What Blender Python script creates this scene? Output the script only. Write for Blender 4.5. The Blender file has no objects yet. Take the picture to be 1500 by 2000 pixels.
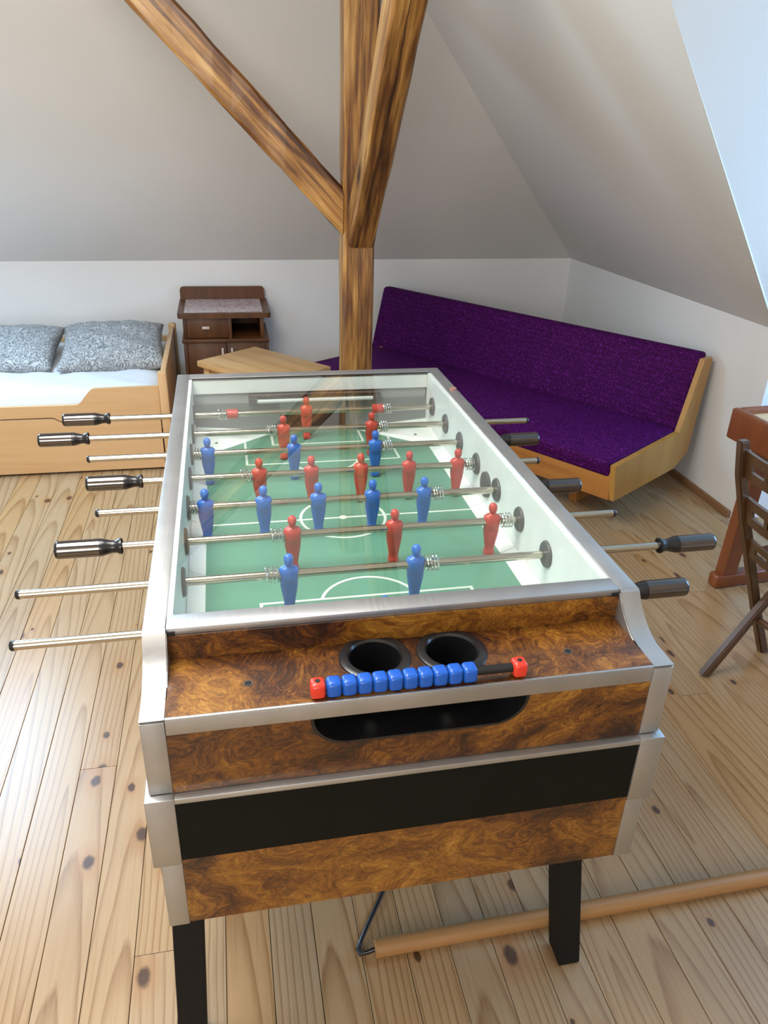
import bpy, bmesh, math, random
from mathutils import Vector, Matrix
random.seed(7)
S = bpy.context.scene
C = S.collection
PI = math.pi

# ------------------------------------------------------------------ camera
def look(yaw, pitch, roll):
    f = Vector((math.sin(yaw)*math.cos(pitch), math.cos(yaw)*math.cos(pitch), math.sin(pitch)))
    r = Vector((math.cos(yaw), -math.sin(yaw), 0)); u = r.cross(f)
    R = r*math.cos(roll)+u*math.sin(roll); U = u*math.cos(roll)-r*math.sin(roll)
    return Matrix((R, U, -f)).transposed()
cd = bpy.data.cameras.new('camera'); cam = bpy.data.objects.new('camera', cd); C.objects.link(cam)
cam.matrix_world = Matrix.Translation((-0.2378, -0.9303, 1.5411)) @ look(0.2117, -0.4652, 0.0332).to_4x4()
cd.sensor_fit = 'VERTICAL'; cd.sensor_height = 36.0; cd.lens = 1493.6/2000*36.0
cd.clip_start = 0.02
S.camera = cam

# ------------------------------------------------------------------ world, daylight, exposure
S.view_settings.view_transform = 'Standard'; S.view_settings.look = 'None'
S.view_settings.exposure = 0.08; S.view_settings.gamma = 1.0; S.view_settings.use_curve_mapping = False
cy = S.cycles; cy.max_bounces = 7; cy.diffuse_bounces = 3; cy.glossy_bounces = 4; cy.transmission_bounces = 4; cy.transparent_max_bounces = 10
cy.use_light_tree = False; cy.caustics_reflective = False; cy.caustics_refractive = False
w = bpy.data.worlds.new('sky'); S.world = w; w.use_nodes = True
w.node_tree.nodes['Background'].inputs[0].default_value = (0.55, 0.75, 1.0, 1)
w.node_tree.nodes['Background'].inputs[1].default_value = 1.5

def daylight(name, loc, target, sx, sy, power, col):
    l = bpy.data.lights.new(name, 'AREA'); l.shape = 'RECTANGLE'; l.size = sx; l.size_y = sy
    l.energy = power; l.color = col
    o = bpy.data.objects.new(name, l); C.objects.link(o); o.location = loc
    d = Vector(target)-Vector(loc); o.rotation_euler = d.to_track_quat('-Z', 'Y').to_euler()
    return o
TS = 0.824                                     # roof pitch (tangent)
def zback(y): return 0.812+TS*(3.859-y)        # sloped ceiling over the back wall
nb = Vector((0, -TS, -1)).normalized()         # its normal into the room
SKY1 = Vector((-1.66, 2.62, zback(2.62)))
daylight('skylight_daylight', SKY1+nb*0.03, SKY1+nb, 0.75, 1.05, 50, (0.47, 0.74, 1.0))
daylight('gable_window_daylight', (2.62, 0.55, 1.38), (1.0, 0.45, 1.1), 1.1, 1.0, 46, (0.27, 0.58, 1.0))
daylight('front_window_daylight', (-1.1, -2.72, 1.55), (-0.4, 2.0, 1.75), 1.5, 1.3, 50, (1.0, 0.91, 0.78))
daylight('roof_window_daylight', (-0.70, 0.45, 2.33), (-0.60, 0.62, 0.0), 0.95, 1.25, 60, (1.0, 0.96, 0.89))

# ------------------------------------------------------------------ materials
MATS = {}
class NT:
    def __init__(s, name):
        m = bpy.data.materials.new(name); m.use_nodes = True; s.m = m; s.t = m.node_tree; s.n = s.t.nodes
        s.b = s.n['Principled BSDF']; MATS[name] = m
    def add(s, typ, ins=None, **kw):
        n = s.n.new(typ)
        for k, v in kw.items(): setattr(n, k, v)
        for k, v in (ins or {}).items():
            if hasattr(v, 'is_output') or isinstance(v, bpy.types.NodeSocket): s.t.links.new(v, n.inputs[k])
            else: n.inputs[k].default_value = v
        return n
    def link(s, a, b): s.t.links.new(a, b)
    def set(s, **kw):
        for k, v in kw.items():
            k = k.replace('_', ' ')
            if isinstance(v, bpy.types.NodeSocket): s.link(v, s.b.inputs[k])
            else: s.b.inputs[k].default_value = v
    def ramp(s, fac, stops, interp='LINEAR'):
        n = s.add('ShaderNodeValToRGB', {'Fac': fac}); cr = n.color_ramp; cr.interpolation = interp
        while len(cr.elements) < len(stops): cr.elements.new(0.5)
        for e, (p, c) in zip(cr.elements, stops): e.position = p; e.color = (*c, 1) if len(c) == 3 else c
        return n.outputs['Color']
    def coords(s, scale=(1, 1, 1), kind='Object', rnd=0.0, rot=(0, 0, 0)):
        tc = s.add('ShaderNodeTexCoord').outputs[kind]
        if rnd:
            oi = s.add('ShaderNodeObjectInfo')
            mul = s.add('ShaderNodeVectorMath', {0: oi.outputs['Random'], 1: (rnd, rnd*1.7, rnd*0.6)}, operation='MULTIPLY')
            tc = s.add('ShaderNodeVectorMath', {0: tc, 1: mul.outputs[0]}, operation='ADD').outputs[0]
        return s.add('ShaderNodeMapping', {'Vector': tc, 'Scale': scale, 'Rotation': rot}).outputs[0]
    def noise(s, vec, scale, detail=4, rough=0.55, dist=0.0):
        return s.add('ShaderNodeTexNoise', {'Vector': vec, 'Scale': scale, 'Detail': detail, 'Roughness': rough, 'Distortion': dist}).outputs['Fac']
    def mix(s, fac, a, b, mode='MIX'):
        n = s.add('ShaderNodeMix', data_type='RGBA', blend_type=mode)
        for k, v in ((0, fac), (6, a), (7, b)):
            if isinstance(v, bpy.types.NodeSocket): s.link(v, n.inputs[k])
            elif k == 0: n.inputs[0].default_value = v
            else: n.inputs[k].default_value = (*v, 1) if len(v) == 3 else v
        return n.outputs[2]
    def math(s, op, a, b=0.0, c=0.0):
        n = s.add('ShaderNodeMath', {0: a, 1: b, 2: c}, operation=op); return n.outputs[0]
    def bump(s, h, strength=0.2, dist=0.01):
        n = s.add('ShaderNodeBump', {'Height': h, 'Strength': strength, 'Distance': dist}); s.link(n.outputs[0], s.b.inputs['Normal'])

def plain(name, col, rough=0.5, metal=0.0, coat=0.0, spec=0.5, var=0.06, vs=12.0):
    t = NT(name); n = t.noise(t.coords(), vs, 5)
    lo = tuple(c*(1-var) for c in col); hi = tuple(min(1, c*(1+var)) for c in col)
    t.set(Base_Color=t.ramp(n, [(0.3, lo), (0.7, hi)]), Roughness=rough, Metallic=metal, Coat_Weight=coat)
    t.b.inputs['Specular IOR Level'].default_value = spec
    return t

def wood(name, stops, axis=2, fine=55.0, stretch=0.05, rough=0.5, coat=0.0, rnd=3.0, ring=9.0, knots=0.0, bump=0.15, ringmix=0.55, cracks=False):
    """long-grained timber; axis = direction of the grain in object space"""
    t = NT(name); sc = [1, 1, 1]; sc[axis] = stretch
    v = t.coords(tuple(sc), rnd=rnd)
    n1 = t.noise(v, ring, 3, 0.5, 1.2); n2 = t.noise(v, fine, 3, 0.6)
    g = t.math('ADD', t.math('MULTIPLY', n1, ringmix), t.math('MULTIPLY', n2, 1-ringmix))
    col = t.ramp(g, stops)
    if knots:
        sk = [1, 1, 1]; sk[axis] = 0.45
        vo = t.add('ShaderNodeTexVoronoi', {'Vector': t.coords(tuple(sk), rnd=rnd), 'Scale': knots, 'Randomness': 1.0})
        k = t.ramp(vo.outputs['Distance'], [(0.06, (0, 0, 0)), (0.13, (1, 1, 1))])
        col = t.mix(k, tuple(c*0.35 for c in stops[0][1]), col)
    if cracks:
        sp = t.add('ShaderNodeSeparateXYZ', {0: t.add('ShaderNodeTexCoord').outputs['Object']})
        cz = t.add('ShaderNodeCombineXYZ', {2: sp.outputs[2]}).outputs[0]
        for sx, off in ((0, 0.004), (1, -0.008)):
            wob = t.math('MULTIPLY', t.math('SUBTRACT', t.noise(cz, 2.6+sx, 4, 0.7), 0.5-off), 0.045)
            dd = t.math('ABSOLUTE', t.math('SUBTRACT', sp.outputs[sx], wob))
            wd = t.math('MULTIPLY', t.noise(cz, 3.7+sx, 2), 0.0042)
            col = t.mix(t.math('LESS_THAN', dd, t.math('SUBTRACT', wd, 0.0011)), col, (0.02, 0.008, 0.004))
    t.set(Base_Color=col, Roughness=rough, Coat_Weight=coat, Coat_Roughness=0.15)
    if bump > 0.2: t.bump(g, bump, 0.004)
    return t

def plaster(name, col):
    t = NT(name); v = t.coords()
    a = t.noise(v, 2.2, 2)
    t.set(Base_Color=t.ramp(a, [(0.3, tuple(c*0.97 for c in col)), (0.7, col)]), Roughness=0.85)
plaster('plaster_slope', (0.83, 0.805, 0.77)); plaster('plaster_wall', (0.87, 0.87, 0.865))

# pine floor planks: long cathedral grain, knots, per-plank tint
t = NT('pine_plank')
wn = t.add('ShaderNodeTexWhiteNoise', {'W': t.math('MULTIPLY', t.add('ShaderNodeObjectInfo').outputs['Random'], 97.0)}, noise_dimensions='1D').outputs['Color']
po = t.add('ShaderNodeVectorMath', {0: t.add('ShaderNodeVectorMath', {0: wn, 1: (0.5, 0.5, 0.0)}, operation='SUBTRACT').outputs[0], 1: (0.13, 3.0, 6.0)}, operation='MULTIPLY').outputs[0]
pv = t.add('ShaderNodeVectorMath', {0: t.add('ShaderNodeTexCoord').outputs['Object'], 1: po}, operation='ADD').outputs[0]
v = t.add('ShaderNodeMapping', {'Vector': pv, 'Scale': (1, 0.045, 1)}).outputs[0]
wob = t.noise(t.add('ShaderNodeMapping', {'Vector': pv, 'Scale': (6, 1.1, 1)}).outputs[0], 1.0, 3, 0.5)
v = t.add('ShaderNodeVectorMath', {0: t.add('ShaderNodeCombineXYZ', {0: wob}).outputs[0], 1: (0.055, 0, 0), 2: v}, operation='MULTIPLY_ADD').outputs[0]
wv = t.add('ShaderNodeTexWave', {'Vector': v, 'Scale': 21.0, 'Distortion': 0.8, 'Detail': 2.0, 'Detail Scale': 2.0}, wave_type='RINGS', rings_direction='Z', wave_profile='SAW').outputs['Fac']
fine = t.noise(t.add('ShaderNodeMapping', {'Vector': pv, 'Scale': (1, 0.02, 1)}).outputs[0], 170, 3)
patch = t.noise(pv, 2.3, 3)
ringline = t.ramp(wv, [(0.0, (0, 0, 0)), (0.62, (0.12, 0.12, 0.12)), (0.93, (1, 1, 1)), (1.0, (0.2, 0.2, 0.2))])
g = t.math('SUBTRACT', 0.75, t.math('MULTIPLY', ringline, 0.42))
g = t.math('ADD', g, t.math('MULTIPLY', t.math('SUBTRACT', fine, 0.5), 0.28))
g = t.math('ADD', g, t.math('MULTIPLY', t.math('SUBTRACT', patch, 0.5), 0.35))
base = t.ramp(g, [(0.12, (0.165, 0.080, 0.031)), (0.42, (0.315, 0.198, 0.103)), (0.8, (0.42, 0.295, 0.175))])
rn = t.add('ShaderNodeObjectInfo').outputs['Random']
tint = t.ramp(rn, [(0.0, (1.0, 0.86, 0.66)), (0.35, (1.0, 0.96, 0.88)), (0.7, (0.93, 0.92, 0.90)), (1.0, (1.06, 0.95, 0.78))])
base = t.mix(1.0, base, tint, 'MULTIPLY')
kv2 = t.coords((1, 0.62, 0), rnd=9.0)
vo = t.add('ShaderNodeTexVoronoi', {'Vector': kv2, 'Scale': 6.0, 'Randomness': 1.0}, voronoi_dimensions='2D')
keep = t.math('GREATER_THAN', t.add('ShaderNodeSeparateColor', {0: vo.outputs['Color']}).outputs[0], 0.45)
dn = t.math('ADD', vo.outputs['Distance'], t.math('MULTIPLY', t.math('SUBTRACT', t.noise(t.coords((1, 1, 1), rnd=9.0), 45, 3), 0.5), 0.07))
dn = t.math('DIVIDE', dn, t.math('MULTIPLY_ADD', t.add('ShaderNodeSeparateColor', {0: vo.outputs['Color']}).outputs[1], 1.25, 0.45))
halo = t.math('MULTIPLY', t.math('SUBTRACT', 1.0, t.add('ShaderNodeMapRange', {'Value': dn, 'From Min': 0.05, 'From Max': 0.17}).outputs[0]), keep)
core = t.math('MULTIPLY', t.math('SUBTRACT', 1.0, t.add('ShaderNodeMapRange', {'Value': dn, 'From Min': 0.035, 'From Max': 0.06}).outputs[0]), keep)
base = t.mix(t.math('MULTIPLY', halo, 0.55), base, (0.36, 0.18, 0.07))
base = t.mix(t.math('MULTIPLY', core, 0.9), base, (0.05, 0.022, 0.012))
t.b.inputs['Specular IOR Level'].default_value = 0.5
t.set(Base_Color=base, Roughness=t.add('ShaderNodeMapRange', {'Value': fine, 'To Min': 0.22, 'To Max': 0.36}).outputs[0])

wood('old_timber', [(0.35, (0.035, 0.011, 0.003)), (0.43, (0.125, 0.045, 0.010)), (0.52, (0.30, 0.135, 0.030)), (0.60, (0.46, 0.245, 0.070)), (0.69, (0.62, 0.41, 0.17))], fine=60, ring=11, rough=0.42, knots=3.2, bump=0.5, stretch=0.07, cracks=True)
wood('oak_varnish', [(0.2, (0.34, 0.155, 0.03)), (0.5, (0.46, 0.225, 0.05)), (0.8, (0.52, 0.28, 0.075))], axis=2, fine=80, rough=0.35, rnd=2, bump=0.05)
wood('bench_board', [(0.2, (0.26, 0.09, 0.02)), (0.5, (0.43, 0.17, 0.035)), (0.8, (0.52, 0.24, 0.06))], axis=0, fine=80, rough=0.35, rnd=2, bump=0.05)
wood('beech', [(0.2, (0.54, 0.31, 0.14)), (0.5, (0.62, 0.38, 0.185)), (0.8, (0.66, 0.42, 0.22))], axis=0, fine=70, rough=0.4, rnd=2, bump=0.04)
wood('pine_top', [(0.3, (0.38, 0.19, 0.065)), (0.5, (0.52, 0.29, 0.11)), (0.7, (0.60, 0.36, 0.16))], axis=0, fine=60, rough=0.4, rnd=1, bump=0.05, knots=2.5)
wood('walnut', [(0.3, (0.040, 0.012, 0.003)), (0.5, (0.095, 0.031, 0.007)), (0.7, (0.145, 0.052, 0.013))], axis=2, fine=90, rough=0.45, coat=0.03, rnd=4, bump=0.03)
wood('red_brown_wood', [(0.2, (0.13, 0.030, 0.008)), (0.5, (0.19, 0.050, 0.013)), (0.8, (0.23, 0.068, 0.020))], axis=2, fine=70, rough=0.35, coat=0.2, rnd=2, bump=0.03)
wood('chair_wood', [(0.2, (0.040, 0.017, 0.007)), (0.5, (0.080, 0.037, 0.015)), (0.8, (0.12, 0.060, 0.026))], axis=2, fine=70, rough=0.35, coat=0.2, rnd=2, bump=0.03)
wood('pole_wood', [(0.2, (0.27, 0.125, 0.040)), (0.5, (0.36, 0.18, 0.065)), (0.8, (0.41, 0.22, 0.085))], axis=0, fine=90, rough=0.35, rnd=2, bump=0.03)
wood('baseboard_wood', [(0.2, (0.16, 0.075, 0.03)), (0.5, (0.26, 0.13, 0.06)), (0.8, (0.33, 0.18, 0.08))], axis=1, fine=70, rough=0.4, rnd=2)

# burl veneer of the table
t = NT('burl_veneer'); v = t.coords((1, 1, 1.6), rnd=5.0)
warp = t.add('ShaderNodeTexNoise', {'Vector': v, 'Scale': 4.0, 'Detail': 3.0}).outputs['Color']
v2 = t.add('ShaderNodeVectorMath', {0: warp, 1: (0.45, 0.45, 0.45), 2: v}, operation='MULTIPLY_ADD').outputs[0]
big = t.noise(v2, 4.6, 5, 0.6, 1.0); mid = t.noise(v2, 34, 5, 0.7, 2.6); vein = t.noise(v2, 110, 3, 0.6, 2.0)
g = t.math('ADD', t.math('ADD', t.math('MULTIPLY', big, 0.54), t.math('MULTIPLY', mid, 0.32)), t.math('MULTIPLY', vein, 0.14))
col = t.ramp(g, [(0.39, (0.008, 0.003, 0.0015)), (0.455, (0.050, 0.014, 0.003)), (0.515, (0.135, 0.047, 0.006)), (0.575, (0.24, 0.100, 0.012)), (0.66, (0.42, 0.215, 0.034))])
vo = t.add('ShaderNodeTexVoronoi', {'Vector': v2, 'Scale': 22.0, 'Randomness': 1.0})
spot = t.ramp(vo.outputs['Distance'], [(0.05, (0, 0, 0)), (0.16, (1, 1, 1))])
col = t.mix(t.math('MULTIPLY', t.math('SUBTRACT', 1.0, spot), 0.6), col, (0.03, 0.01, 0.005))
t.set(Base_Color=col, Roughness=0.33, Coat_Weight=0.25, Coat_Roughness=0.12)

t = NT('brushed_aluminium'); n = t.noise(t.coords((1, 0.03, 1)), 240, 3); n2 = t.noise(t.coords(), 9, 5)
t.set(Base_Color=t.ramp(n2, [(0.3, (0.37, 0.37, 0.37)), (0.7, (0.47, 0.47, 0.47))]), Metallic=0.85,
      Roughness=t.add('ShaderNodeMapRange', {'Value': n, 'To Min': 0.30, 'To Max': 0.48}).outputs[0])
plain('chrome', (0.74, 0.73, 0.71), 0.12, 1.0); plain('steel_rod', (0.50, 0.46, 0.38), 0.17, 1.0)
plain('dark_chrome', (0.15, 0.135, 0.13), 0.06, 1.0)
plain('black_plastic', (0.010, 0.010, 0.011), 0.25); plain('black_panel', (0.005, 0.006, 0.005), 0.45, spec=0.10)
plain('black_leg', (0.010, 0.010, 0.010), 0.6, var=0.2, vs=80, spec=0.12); plain('grey_plastic', (0.085, 0.088, 0.090), 0.45)
plain('white_board', (0.90, 0.92, 0.89), 0.35); plain('marking_white', (0.70, 0.76, 0.68), 0.5)
plain('grey_board', (0.42, 0.45, 0.45), 0.4); plain('grey_board_dark', (0.20, 0.22, 0.22), 0.35)
plain('field_green', (0.11, 0.295, 0.205), 0.4, var=0.10, vs=7)
plain('red_plastic', (0.60, 0.055, 0.040), 0.35, coat=0.2); plain('blue_plastic', (0.02, 0.16, 0.60), 0.33, coat=0.2)
plain('red_cube', (0.62, 0.035, 0.016), 0.3, coat=0.1); plain('blue_cube', (0.006, 0.085, 0.43), 0.3, coat=0.1)
plain('tube_glass', (0.70, 0.72, 0.70), 0.2); plain('tan_plastic', (0.32, 0.17, 0.12), 0.4)
plain('dark_void', (0.004, 0.004, 0.004), 0.8); plain('subfloor', (0.03, 0.018, 0.01), 0.9)
plain('sheet_white', (0.64, 0.66, 0.70), 0.8, var=0.02); plain('handle_cream', (0.62, 0.50, 0.42), 0.35)
plain('window_white', (0.80, 0.80, 0.79), 0.4); plain('worktop_light', (0.60, 0.40, 0.21), 0.4)

t = NT('purple_fabric'); v = t.coords()
vo = t.add('ShaderNodeTexVoronoi', {'Vector': v, 'Scale': 150.0, 'Randomness': 0.7})
n = t.noise(v, 70, 3)
f = t.math('ADD', t.math('MULTIPLY', vo.outputs['Distance'], 0.75), t.math('MULTIPLY', n, 0.35))
t.set(Base_Color=t.ramp(f, [(0.30, (0.020, 0.0006, 0.026)), (0.55, (0.047, 0.0012, 0.060)), (0.80, (0.125, 0.010, 0.17))]), Roughness=0.75)
t.b.inputs['Specular IOR Level'].default_value = 0.12
t.bump(f, 0.4, 0.003)

t = NT('paisley'); v = t.coords()
wp = t.add('ShaderNodeTexNoise', {'Vector': v, 'Scale': 9.0, 'Detail': 2.0}).outputs['Color']
v2 = t.add('ShaderNodeVectorMath', {0: wp, 1: (0.10, 0.10, 0.10), 2: v}, operation='MULTIPLY_ADD').outputs[0]
vo = t.add('ShaderNodeTexVoronoi', {'Vector': v2, 'Scale': 26.0, 'Randomness': 0.9})
rg = t.math('SINE', t.math('MULTIPLY', vo.outputs['Distance'], 26.0))
fl = t.noise(v2, 60, 3, 0.6, 2.0)
k = t.math('ADD', t.math('MULTIPLY', rg, 0.10), fl)
t.set(Base_Color=t.ramp(k, [(0.38, (0.16, 0.165, 0.165)), (0.50, (0.22, 0.225, 0.225)), (0.56, (0.44, 0.45, 0.455)), (0.8, (0.50, 0.51, 0.52))]), Roughness=0.8)

t = NT('pink_marble'); v = t.coords((1, 1.6, 1))
n = t.noise(v, 16, 6, 0.7, 2.4)
t.set(Base_Color=t.ramp(n, [(0.36, (0.32, 0.13, 0.17)), (0.46, (0.52, 0.39, 0.41)), (0.58, (0.66, 0.60, 0.60)), (0.7, (0.42, 0.28, 0.31))]), Roughness=0.25)

def glass(name, tint, gloss_rough=0.0, ior=1.5):
    t = NT(name); t.n.remove(t.b)
    fr = t.add('ShaderNodeFresnel', {'IOR': ior}).outputs[0]
    fr = t.math('MULTIPLY', t.math('MINIMUM', 1.0, t.math('MULTIPLY', fr, 1.85)), t.math('SUBTRACT', 1.0, t.add('ShaderNodeNewGeometry').outputs['Backfacing']))
    tr = t.add('ShaderNodeBsdfTransparent', {'Color': (*tint, 1)}); gl = t.add('ShaderNodeBsdfGlossy', {'Roughness': gloss_rough, 'Color': (1, 1, 1, 1)})
    mx = t.add('ShaderNodeMixShader', {0: fr, 1: tr.outputs[0], 2: gl.outputs[0]})
    t.link(mx.outputs[0], t.n['Material Output'].inputs[0])
glass('table_glass', (0.975, 0.995, 0.985)); glass('window_glass', (0.97, 0.99, 1.0))

# ------------------------------------------------------------------ mesh helpers
def V(*a): return Vector(a)
def box(bm, x0, x1, y0, y1, z0, z1, bevel=0.0, seg=2):
    r = bmesh.ops.create_cube(bm, size=1.0)
    vs = r['verts']
    for p in vs: p.co = V(x0+(p.co.x+0.5)*(x1-x0), y0+(p.co.y+0.5)*(y1-y0), z0+(p.co.z+0.5)*(z1-z0))
    if bevel:
        es = list({e for p in vs for e in p.link_edges})
        bmesh.ops.bevel(bm, geom=es, offset=bevel, segments=seg, affect='EDGES', profile=0.5)
def prism(bm, pts, a0, a1, axis='x'):
    """closed polygon pts swept along axis; pts are (y,z) for x, (x,z) for y, (x,y) for z"""
    f = {'x': lambda p, a: V(a, p[0], p[1]), 'y': lambda p, a: V(p[0], a, p[1]), 'z': lambda p, a: V(p[0], p[1], a)}[axis]
    A = [bm.verts.new(f(p, a0)) for p in pts]; B = [bm.verts.new(f(p, a1)) for p in pts]
    n = len(pts)
    bm.faces.new(A[::-1]); bm.faces.new(B)
    for i in range(n): bm.faces.new((A[i], A[(i+1) % n], B[(i+1) % n], B[i]))
def tube(bm, pts, r, seg=12, caps=True):
    pts = [Vector(p) for p in pts]; rs = r if isinstance(r, (list, tuple)) else [r]*len(pts)
    rings = []; up = None
    for i, p in enumerate(pts):
        d = (pts[min(i+1, len(pts)-1)]-pts[max(i-1, 0)]).normalized()
        if up is None: up = d.orthogonal().normalized()
        up = (up-d*up.dot(d)).normalized(); s = d.cross(up)
        rings.append([bm.verts.new(p+(up*math.cos(2*PI*k/seg)+s*math.sin(2*PI*k/seg))*rs[i]) for k in range(seg)])
    for a, b in zip(rings, rings[1:]):
        for k in range(seg): bm.faces.new((a[k], a[(k+1) % seg], b[(k+1) % seg], b[k]))
    if caps: bm.faces.new(rings[0][::-1]); bm.faces.new(rings[-1])
def lathe_x(bm, prof, seg=24, c=(0, 0, 0)):
    """prof: (x, radius) turned round the x axis"""
    c = Vector(c); rings = []
    for x, r in prof:
        rings.append([bm.verts.new(c+V(x, r*math.cos(2*PI*k/seg), r*math.sin(2*PI*k/seg))) for k in range(seg)])
    for a, b in zip(rings, rings[1:]):
        for k in range(seg): bm.faces.new((a[k], a[(k+1) % seg], b[(k+1) % seg], b[k]))
    bm.faces.new(rings[0][::-1]); bm.faces.new(rings[-1])
def ring_z(bm, cx, cy, z0, z1, r0, r1, seg=40, a0=0.0, a1=2*PI):
    full = abs(a1-a0-2*PI) < 1e-6; n = seg
    A = []
    for k in range(n if full else n+1):
        a = a0+(a1-a0)*k/n; c, s = math.cos(a), math.sin(a)
        A.append([bm.verts.new(V(cx+c*r, cy+s*r, z)) for r, z in ((r0, z0), (r1, z0), (r1, z1), (r0, z1))])
    m = len(A)
    for k in range(m if full else m-1):
        a, b = A[k], A[(k+1) % m]
        for j in range(4): bm.faces.new((a[j], a[(j+1) % 4], b[(j+1) % 4], b[j]))
    if not full: bm.faces.new(A[0]); bm.faces.new(A[-1][::-1])
def obj(name, bm, mat, parent=None, loc=None, smooth=False, angle=35):
    bmesh.ops.recalc_face_normals(bm, faces=bm.faces)
    me = bpy.data.meshes.new(name); bm.to_mesh(me); bm.free()
    if smooth:
        for p in me.polygons: p.use_smooth = True
        try: me.set_sharp_from_angle(angle=math.radians(angle))
        except Exception: pass
    me.materials.append(MATS[mat])
    o = bpy.data.objects.new(name, me); C.objects.link(o)
    if parent: o.parent = parent
    if loc: o.location = loc
    return o
def inst(name, src, parent=None, loc=(0, 0, 0), rz=0.0, mat=None):
    o = bpy.data.objects.new(name, src.data); C.objects.link(o); o.parent = parent; o.location = loc; o.rotation_euler = (0, 0, rz)
    return o
def NB(): return bmesh.new()
def Box(name, mat, parent, *a, bevel=0.0, smooth=None):
    bm = NB(); box(bm, *a, bevel=bevel); return obj(name, bm, mat, parent, smooth=bool(bevel) if smooth is None else smooth)
def Prism(name, mat, parent, pts, a0, a1, axis='x', smooth=False):
    bm = NB(); prism(bm, pts, a0, a1, axis); return obj(name, bm, mat, parent, smooth=smooth)
def tag(o, label=None, cat=None, group=None, kind=None):
    for k, v in (('label', label), ('category', cat), ('group', group), ('kind', kind)):
        if v: o[k] = v
    return o
def thing(name, label, cat, loc=(0, 0, 0), rz=0.0, group=None):
    o = bpy.data.objects.new(name, None); C.objects.link(o); o.location = loc; o.rotation_euler = (0, 0, rz)
    o.empty_display_size = 0.1
    return tag(o, label, cat, group)
def struct(o, label=None): return tag(o, label, kind='structure')

# ------------------------------------------------------------------ the room
XR, YB = 1.964, 3.859
XL, YF, ZC = -3.0, -2.8, 2.36
fl = Box('floor', 'subfloor', None, XL, 2.72, YF, YB, -0.06, -0.018)
struct(fl, 'pale pine plank floor with dark knots')
PW = 0.0925; x = XL; 
while x < 2.72:
    y = YF-random.uniform(0, 2.0)
    while y < YB:
        L = random.uniform(2.2, 4.6); y0 = max(y, YF); y1 = min(y+L, YB)
        xx0, xx1 = x+0.0007, min(x+PW, 2.72)-0.0007
        if y1-y0 > 0.08 and not (x > XR and (y1 < -0.62 or y0 > 1.79)):
            if x+PW > XR: y0 = max(y0, -0.6); y1 = min(y1, 1.788)
            bm = NB(); box(bm, -(xx1-xx0)/2, (xx1-xx0)/2, 0, y1-y0-0.0012, -0.018, 0, bevel=0.0007, seg=1)
            obj('plank', bm, 'pine_plank', fl, loc=((xx0+xx1)/2, y0, random.uniform(-0.0005, 0)))
        y += L
    x += PW

def quad_slab(name, mat, pts, n, th=0.06, label=None):
    n = Vector(n).normalized()*th; bm = NB()
    a = [bm.verts.new(V(*p)) for p in pts]; b = [bm.verts.new(V(*p)+n) for p in pts]; k = len(pts)
    bm.faces.new(a); bm.faces.new(b[::-1])
    for i in range(k): bm.faces.new((a[i], b[i], b[(i+1) % k], a[(i+1) % k]))
    return struct(obj(name, bm, mat, None), label)
KB, KR = 0.812, 0.840                                  # knee wall heights (back, right)
KC = 0.828                                             # at the corner
struct(Prism('wall_back', 'plaster_wall', None, [(XL, -0.02), (XR+0.1, -0.02), (XR+0.1, KC+0.0), (XR, KC), (XL, 0.800)], YB, YB+0.1, 'y'), 'low white knee wall behind the bed and bench')
struct(Prism('wall_right', 'plaster_wall', None, [(1.788, -0.02), (YB, -0.02), (YB, KC), (1.788, 0.851)], XR, XR+0.1, 'x'), 'low white knee wall behind the right end of the bench')
struct(Prism('wall_right.001', 'plaster_wall', None, [(YF, -0.02), (-0.6, -0.02), (-0.6, 0.851), (YF, 0.851)], XR, XR+0.1, 'x'))
struct(Box('wall_left', 'plaster_wall', None, XL-0.1, XL, YF, YB, -0.02, ZC))
def zr(x): return 0.843+TS*(XR-x)
# sloped ceilings: back slope with an opening for the roof window, right slope, gable roof of the niche
HX = XR-(ZC-KC)/TS; HY = YB-(ZC-KC)/TS                   # where the hip meets the flat ceiling
sx0, sx1, sy0, sy1 = SKY1.x-0.40, SKY1.x+0.40, SKY1.y-0.44, SKY1.y+0.44
def zb(x, y): return 0.800+(KC-0.800)*(x-XL)/(XR-XL)+(ZC-0.800-(KC-0.800)*(x-XL)/(XR-XL))*(YB-y)/(YB-HY)
bm = NB()
def P(x, y): return bm.verts.new(V(x, y, zb(x, y)))
grid = {}
xs = [XL, sx0, sx1]; ys = [YB, sy1, sy0, HY]
for i, xx in enumerate(xs):
    for j, yy in enumerate(ys): grid[i, j] = P(xx, yy)
for i in range(2):
    for j in range(3):
        if not (i == 1 and j == 1): bm.faces.new((grid[i, j], grid[i+1, j], grid[i+1, j+1], grid[i, j+1]))
c0 = bm.verts.new(V(XR, YB, KC)); c1 = bm.verts.new(V(HX, HY, ZC))
bm.faces.new((grid[2, 0], c0, c1, grid[2, 3], grid[2, 2], grid[2, 1]))
ext = bmesh.ops.extrude_face_region(bm, geom=list(bm.faces))
for g_ in ext['geom']:
    if isinstance(g_, bmesh.types.BMVert): g_.co += V(0, 0.05, 0.10)
struct(obj('ceiling_back', bm, 'plaster_slope'), 'pale sloped attic ceiling above the back wall')
# right slope: from corner down to the niche valley
def val(x): return 0.945+(x-0.781)*(1.712-0.945)/(1.822-0.781)    # valley line in plan
vx = HX; GR = 0.62
quad_slab('ceiling_right', 'plaster_slope', [(XR, YB, KC), (XR, 1.815, 0.851), (1.822, 1.712, 0.957), (0.781, 0.945, 1.815), (HX, 0.44, ZC), (HX, HY, ZC)], (0.3, 0, 1), 0.08, 'pale sloped attic ceiling above the right knee wall')
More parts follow.
